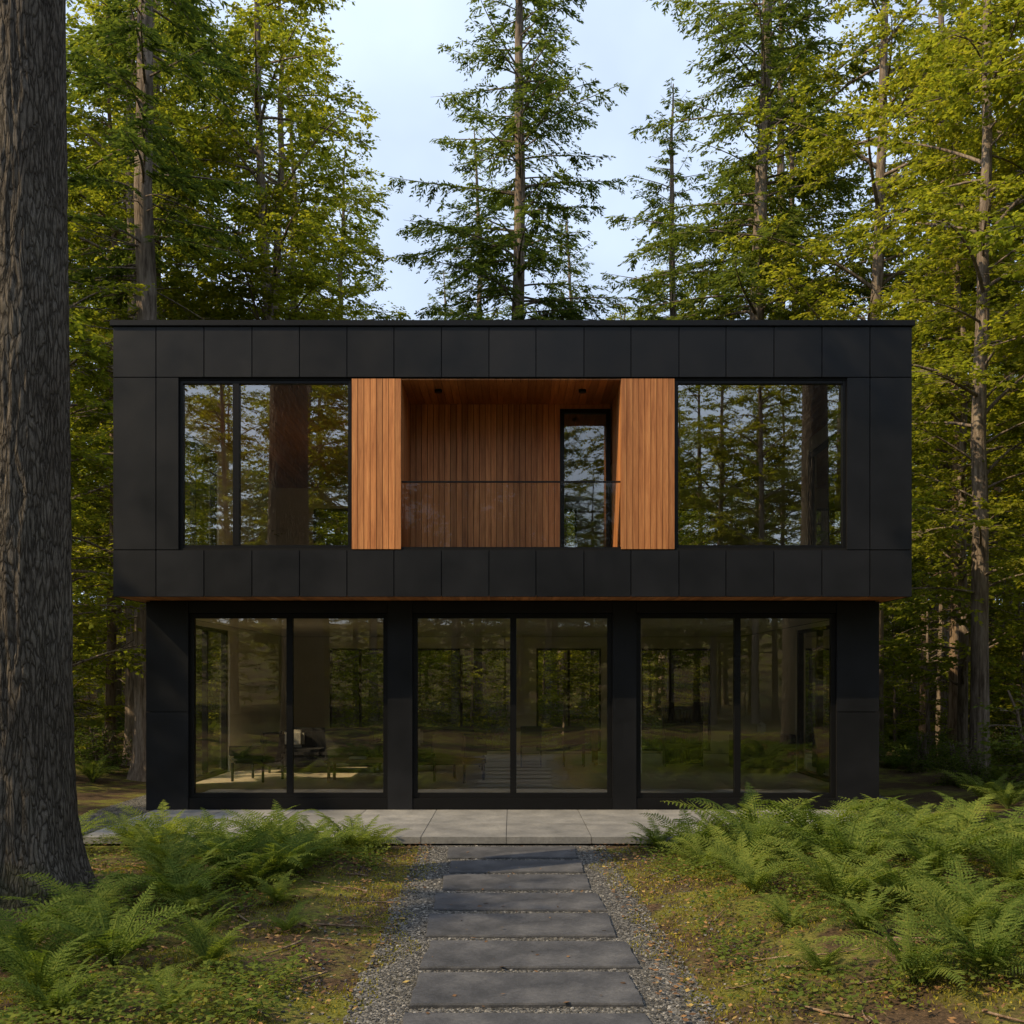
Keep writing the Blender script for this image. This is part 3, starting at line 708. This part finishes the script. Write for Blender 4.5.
# ------------------------------------------------------------------ ferns
def fern(name, seed, nf=17, L=.85):
    rng = np.random.default_rng(seed); mb = MB()
    for k in range(nf):
        a = 6.283 * k / nf + rng.uniform(-.3, .3); l = L * rng.uniform(.6, 1.12); e0 = math.radians(rng.uniform(50, 82)); e1 = math.radians(rng.uniform(-45, 15))
        n = 27; s = np.linspace(0, 1, n); e = e0 + (e1 - e0) * s ** 1.3
        h = np.array([math.cos(a), math.sin(a), 0]); tw = rng.uniform(-.5, .5)
        sd0 = np.cross(h, UP)
        T = h[None] * np.cos(e)[:, None] + UP * np.sin(e)[:, None] + sd0[None] * (tw * s)[:, None]
        T /= np.linalg.norm(T, axis=1, keepdims=True)
        P = np.cumsum(T, 0) * l / n; roll = rng.uniform(-.45, .45)
        mb.tube(P[::2], .005 * (1 - s[::2]) + .0015, 3, 0)
        Nn = np.cross(sd0[None], T); Nn *= np.sign(Nn[:, 2:3] + 1e-6)
        S = sd0[None] * math.cos(roll) + Nn * math.sin(roll)
        idx = np.arange(4, n); ss = (s[idx] - s[4]) / (1 - s[4])
        pl = .17 * l / .85 * (np.clip(ss / .22, 0, 1) ** .6 * .55 + .45) * np.clip(1 - ss, 0, 1) ** .72 + .008
        sp_ = l / n
        for sg in (-1, 1):
            pl_ = pl * rng.uniform(.85, 1.1, len(pl))
            PD = S[idx] * sg * .9 + T[idx] * .42 - Nn[idx] * rng.uniform(.05, .4, (len(idx), 1)); B = P[idx]
            q = 4; uu = (np.arange(q) + .25) / q; m = len(idx)
            mb.leaves(B, PD, Nn[idx] + rng.normal(0, .15, B.shape), pl_ * 1.02, np.full(m, sp_ * .42) * np.clip(pl_ / .06, .4, 1), 0, .3)
            X = B[:, None] + PD[:, None] * (pl_[:, None] * uu[None] * .9)[..., None]
            for s2 in (-1, 1):
                d = T[idx][:, None] * s2 * .8 + PD[:, None] * .7 + np.zeros_like(X)
                ll = sp_ * .62 * (1.05 - uu[None]) ** .6 * np.ones((m, q)) * np.clip(pl_[:, None] / .07, .4, 1)
                N = Nn[idx][:, None] + rng.normal(0, .2, X.shape)
                mb.leaves(X.reshape(-1, 3), d.reshape(-1, 3), N.reshape(-1, 3), ll.ravel(), (pl_[:, None] / q * .7 * np.ones((m, q))).ravel(), 0, .45)
    return mb.mesh(name, [M['fern']])
FER = [fern('fern_%d' % k, 60 + k, nf, L) for k, (nf, L) in enumerate(((17, .9), (14, 1.0), (19, .8), (13, .85), (17, 1.1), (9, .7)))]
def fput(x, y, s, nm='fern', par=None):
    o = put(nm, random.choice(FER), x, y, s, None, par)
    o.rotation_euler[0] = random.uniform(-.12, .12); o.rotation_euler[1] = random.uniform(-.12, .12)
hf = [(-3.3, 9.6, 1.0), (-2.6, 11.2, 1.0), (-2.0, 12.4, .8), (-3.1, 12.5, 1.0), (-4.2, 11.9, .9), (-3.7, 7.3, 1.0), (-2.75, 8.6, .8), (-5.5, 12.3, .9), (-1.75, 12.6, .6), (-3.0, 6.3, .8),
      (-2.6, 9.9, .8), (-3.8, 10.6, .9), (-4.9, 12.9, .8), (-3.6, 8.5, .7), (-2.9, 7.7, .7), (-2.2, 11.8, .7), (-3.4, 11.5, .9), (-2.3, 10.6, .7), (-3.9, 12.7, .8), (-2.6, 12.6, .8), (-3.3, 6.9, .7), (-2.4, 6.6, .55),
      (-3.0, 9.0, .9), (-2.2, 9.3, .5), (-2.5, 7.9, .6), (-3.4, 7.9, .9), (-2.3, 11.3, .8), (-2.9, 10.3, .9), (-4.4, 12.4, .9), (-2.1, 6.1, .4), (-2.7, 5.9, .6), (-2.4, 10.2, .9), (-1.9, 8.4, .45), (-2.2, 7.2, .6), (-2.8, 7.0, .8), (-2.9, 11.9, .95),
      (2.2, 12.0, .9), (3.0, 12.3, 1.25), (2.7, 11.1, 1.0), (3.9, 11.5, 1.1), (3.3, 9.8, 1.1), (4.6, 10.3, 1.15), (5.4, 11.6, 1.1), (2.7, 8.3, .9), (3.6, 8.0, 1.05), (4.4, 8.8, 1.0),
      (1.85, 12.7, .7), (5.9, 12.8, 1.0), (4.8, 12.9, 1.0), (3.1, 6.9, .8), (3.9, 6.7, .9), (2.3, 10.0, .8), (2.5, 6.2, .7), (5.6, 9.6, 1.0), (3.6, 13.0, .9), (2.7, 12.9, .8), (6.4, 11.2, 1),
      (2.9, 10.4, .9), (3.9, 9.2, 1.0), (3.1, 9.0, .8), (4.7, 11.6, 1.0), (3.5, 7.3, .8), (2.6, 7.4, .6), (4.9, 9.5, .9), (2.1, 11.0, .6), (4.2, 7.7, .9), (3.4, 11.9, 1.1), (4.3, 12.4, 1.1), (2.9, 6.1, .8), (3.5, 6.1, .8),
      (3.4, 10.9, 1.2), (4.1, 10.4, 1.1), (2.2, 9.1, .6), (3.3, 8.4, .9), (2.2, 7.9, .5), (5.1, 12.2, 1.2), (2.5, 11.7, 1.0), (5.2, 10.7, 1.1), (2.1, 6.8, .45)]
for (x, y, s) in hf: fput(x, y, s * 1.08)
FU = empty('fern_undergrowth')
cnt = 0
while cnt < 330:
    x = random.uniform(-24, 24); y = random.uniform(4, 40)
    if abs(x) < 7.2 and 8 < y < 27: continue
    if abs(x) < 6.5 and y < 13: continue
    if abs(x) > .65 * y + 2: continue
    cnt += 1; fput(x, y, random.uniform(.6, 1.15), 'fern_plant', FU)

# ------------------------------------------------------------------ moss tufts, ground plants, litter
def scatter(N, xr, yr, excl):
    x = rng.uniform(*xr, N); y = yr[0] + (yr[1] - yr[0]) * rng.random(N) ** 1.3
    k = ~excl(x, y); return x[k], y[k]
def ex(x, y):
    edge = 1.0 + .1 * np.sin(y * 2.1) + .07 * np.sin(y * 5.3)
    return ((np.abs(x - pc(y)) < edge) & (y < 13.1)) | ((np.abs(x) < 7) & (y > 12.85))
x, y = scatter(250000, (-7.5, 7.5), (4.2, 15), ex)
nz = np.array([noise.noise((a * 1.3, b * 1.3, 3.3)) + .6 * noise.noise((a * 3.6, b * 3.6, 1.3)) for a, b in zip(x, y)])
near = np.exp(-np.maximum(np.abs(x) - 1.1, 0) / .9)
k = nz + near * .45 > rng.uniform(0.0, .32, len(x)); x, y = x[k], y[k]; N = len(x)
mb = MB(); D = np.stack([rng.normal(0, .6, N), rng.normal(0, .6, N), np.ones(N)], 1)
mb.leaves(np.stack([x, y, gh(x, y) - .005], 1), D, rng.normal(0, 1, (N, 3)), rng.uniform(.014, .042, N), rng.uniform(.006, .014, N), 0)
obj('moss', mb.mesh('moss', [M['moss']]))
x, y = scatter(14000, (-7.5, 7.5), (4.4, 15), lambda x, y: ex(x, y) | (np.abs(x) < 1.5))
nz = np.array([noise.noise((a * .8 + 9, b * .8, 7.3)) for a, b in zip(x, y)]); k = nz > rng.uniform(-.25, .25, len(x)); x, y = x[k], y[k]
q = 14; X = np.repeat(x, q) + rng.normal(0, .05, len(x) * q); Y = np.repeat(y, q) + rng.normal(0, .05, len(x) * q); N = len(X)
a = rng.uniform(0, 6.28, N); mb = MB()
mb.leaves(np.stack([X, Y, gh(X, Y) + rng.uniform(.02, .17, N)], 1), np.stack([np.cos(a), np.sin(a), rng.uniform(-.3, .4, N)], 1), UP + rng.normal(0, .35, (N, 3)), rng.uniform(.025, .06, N), rng.uniform(.018, .036, N), 0)
obj('ground_cover_plants', mb.mesh('ground_cover_plants', [M['bushleaf']]))
N = 22000; x = rng.uniform(-8, 8, N); y = 4.2 + 10 * rng.random(N); k = ~((np.abs(x) < 1.0) & (rng.random(N) < .95)) & (y < 13); x, y = x[k], y[k]; N = len(x)
a = rng.uniform(0, 6.28, N); mb = MB()
mb.leaves(np.stack([x, y, gh(x, y) + rng.uniform(.02, .05, N)], 1), np.stack([np.cos(a), np.sin(a), rng.uniform(-.2, .3, N)], 1), UP + rng.normal(0, .3, (N, 3)), rng.uniform(.025, .065, N), rng.uniform(.015, .036, N), 0)
obj('fallen_leaves', mb.mesh('fallen_leaves', [M['litter']]))
mb = MB()
for k in range(190):
    x = random.choice([-1, 1]) * random.uniform(1.3, 6); y = random.uniform(4.6, 13); a = random.uniform(0, 6.28); L = random.uniform(.1, .55)
    s = np.linspace(-1, 1, 6); X = x + s * L / 2 * math.cos(a) + .05 * s * s * L * math.sin(a); Y = y + s * L / 2 * math.sin(a) + .1 * s * s * L * math.cos(a)
    mb.tube(np.stack([X, Y, gh(X, Y) + .02], 1), random.uniform(.003, .008) * (1.2 - s * .5), 5, 0)
for (x, y, a, L, r) in ((3.15, 7.1, .1, 1.0, .016), (-3.6, 9.0, .9, 1.2, .014)):
    s = np.linspace(-1, 1, 12); X = x + s * L / 2 * math.cos(a); Y = y + s * L / 2 * math.sin(a) + .05 * np.sin(s * 4)
    mb.tube(np.stack([X, Y, gh(X, Y) + .04], 1), r * (1.1 - s * .4), 8, 0)
obj('fallen_twigs', mb.mesh('fallen_twigs', [M['bark2']]))

# ------------------------------------------------------------------ light, sky, camera
v = sunv
sl = bpy.data.lights.new('sun', 'SUN'); sl.energy = 5.0; sl.angle = math.radians(.5); sl.color = (1, .79, .49)
so = bpy.data.objects.new('sun', sl); COL.objects.link(so); so.rotation_euler = v.to_track_quat('Z', 'Y').to_euler(); so.location = v * 60
W = bpy.data.worlds.new('World'); scene.world = W; W.use_nodes = True
nt = W.node_tree; bg = nt.nodes['Background']; sky = nt.nodes.new('ShaderNodeTexSky'); sky.sky_type = 'NISHITA'; sky.sun_disc = False
sky.sun_elevation = math.radians(EL); sky.sun_rotation = math.atan2(v.x, v.y); sky.dust_density = 2.5
# thin bright high cloud over the blue
tc = nt.nodes.new('ShaderNodeTexCoord'); nz = nt.nodes.new('ShaderNodeTexNoise'); nz.inputs['Scale'].default_value = 2.4; nz.inputs['Detail'].default_value = 5
nt.links.new(tc.outputs['Generated'], nz.inputs['Vector'])
cr = nt.nodes.new('ShaderNodeValToRGB'); cr.color_ramp.elements[0].position = .40; cr.color_ramp.elements[0].color = (.5, .5, .5, 1); cr.color_ramp.elements[1].position = .68; cr.color_ramp.elements[1].color = (.88, .88, .88, 1)
nt.links.new(nz.outputs['Fac'], cr.inputs['Fac'])
mx = nt.nodes.new('ShaderNodeMix'); mx.data_type = 'RGBA'
nt.links.new(cr.outputs[0], mx.inputs[0]); nt.links.new(sky.outputs[0], mx.inputs[6]); mx.inputs[7].default_value = (6.7, 7.9, 9.9, 1)
nt.links.new(mx.outputs[2], bg.inputs[0]); bg.inputs[1].default_value = .15
cd = bpy.data.cameras.new('camera'); cam = bpy.data.objects.new('camera', cd); COL.objects.link(cam); scene.camera = cam
cam.location = (0, 0, CAMZ); cam.rotation_euler = (math.pi / 2, 0, 0); cd.lens = 35; cd.sensor_width = 36; cd.shift_y = 168 / 1024; cd.clip_end = 900
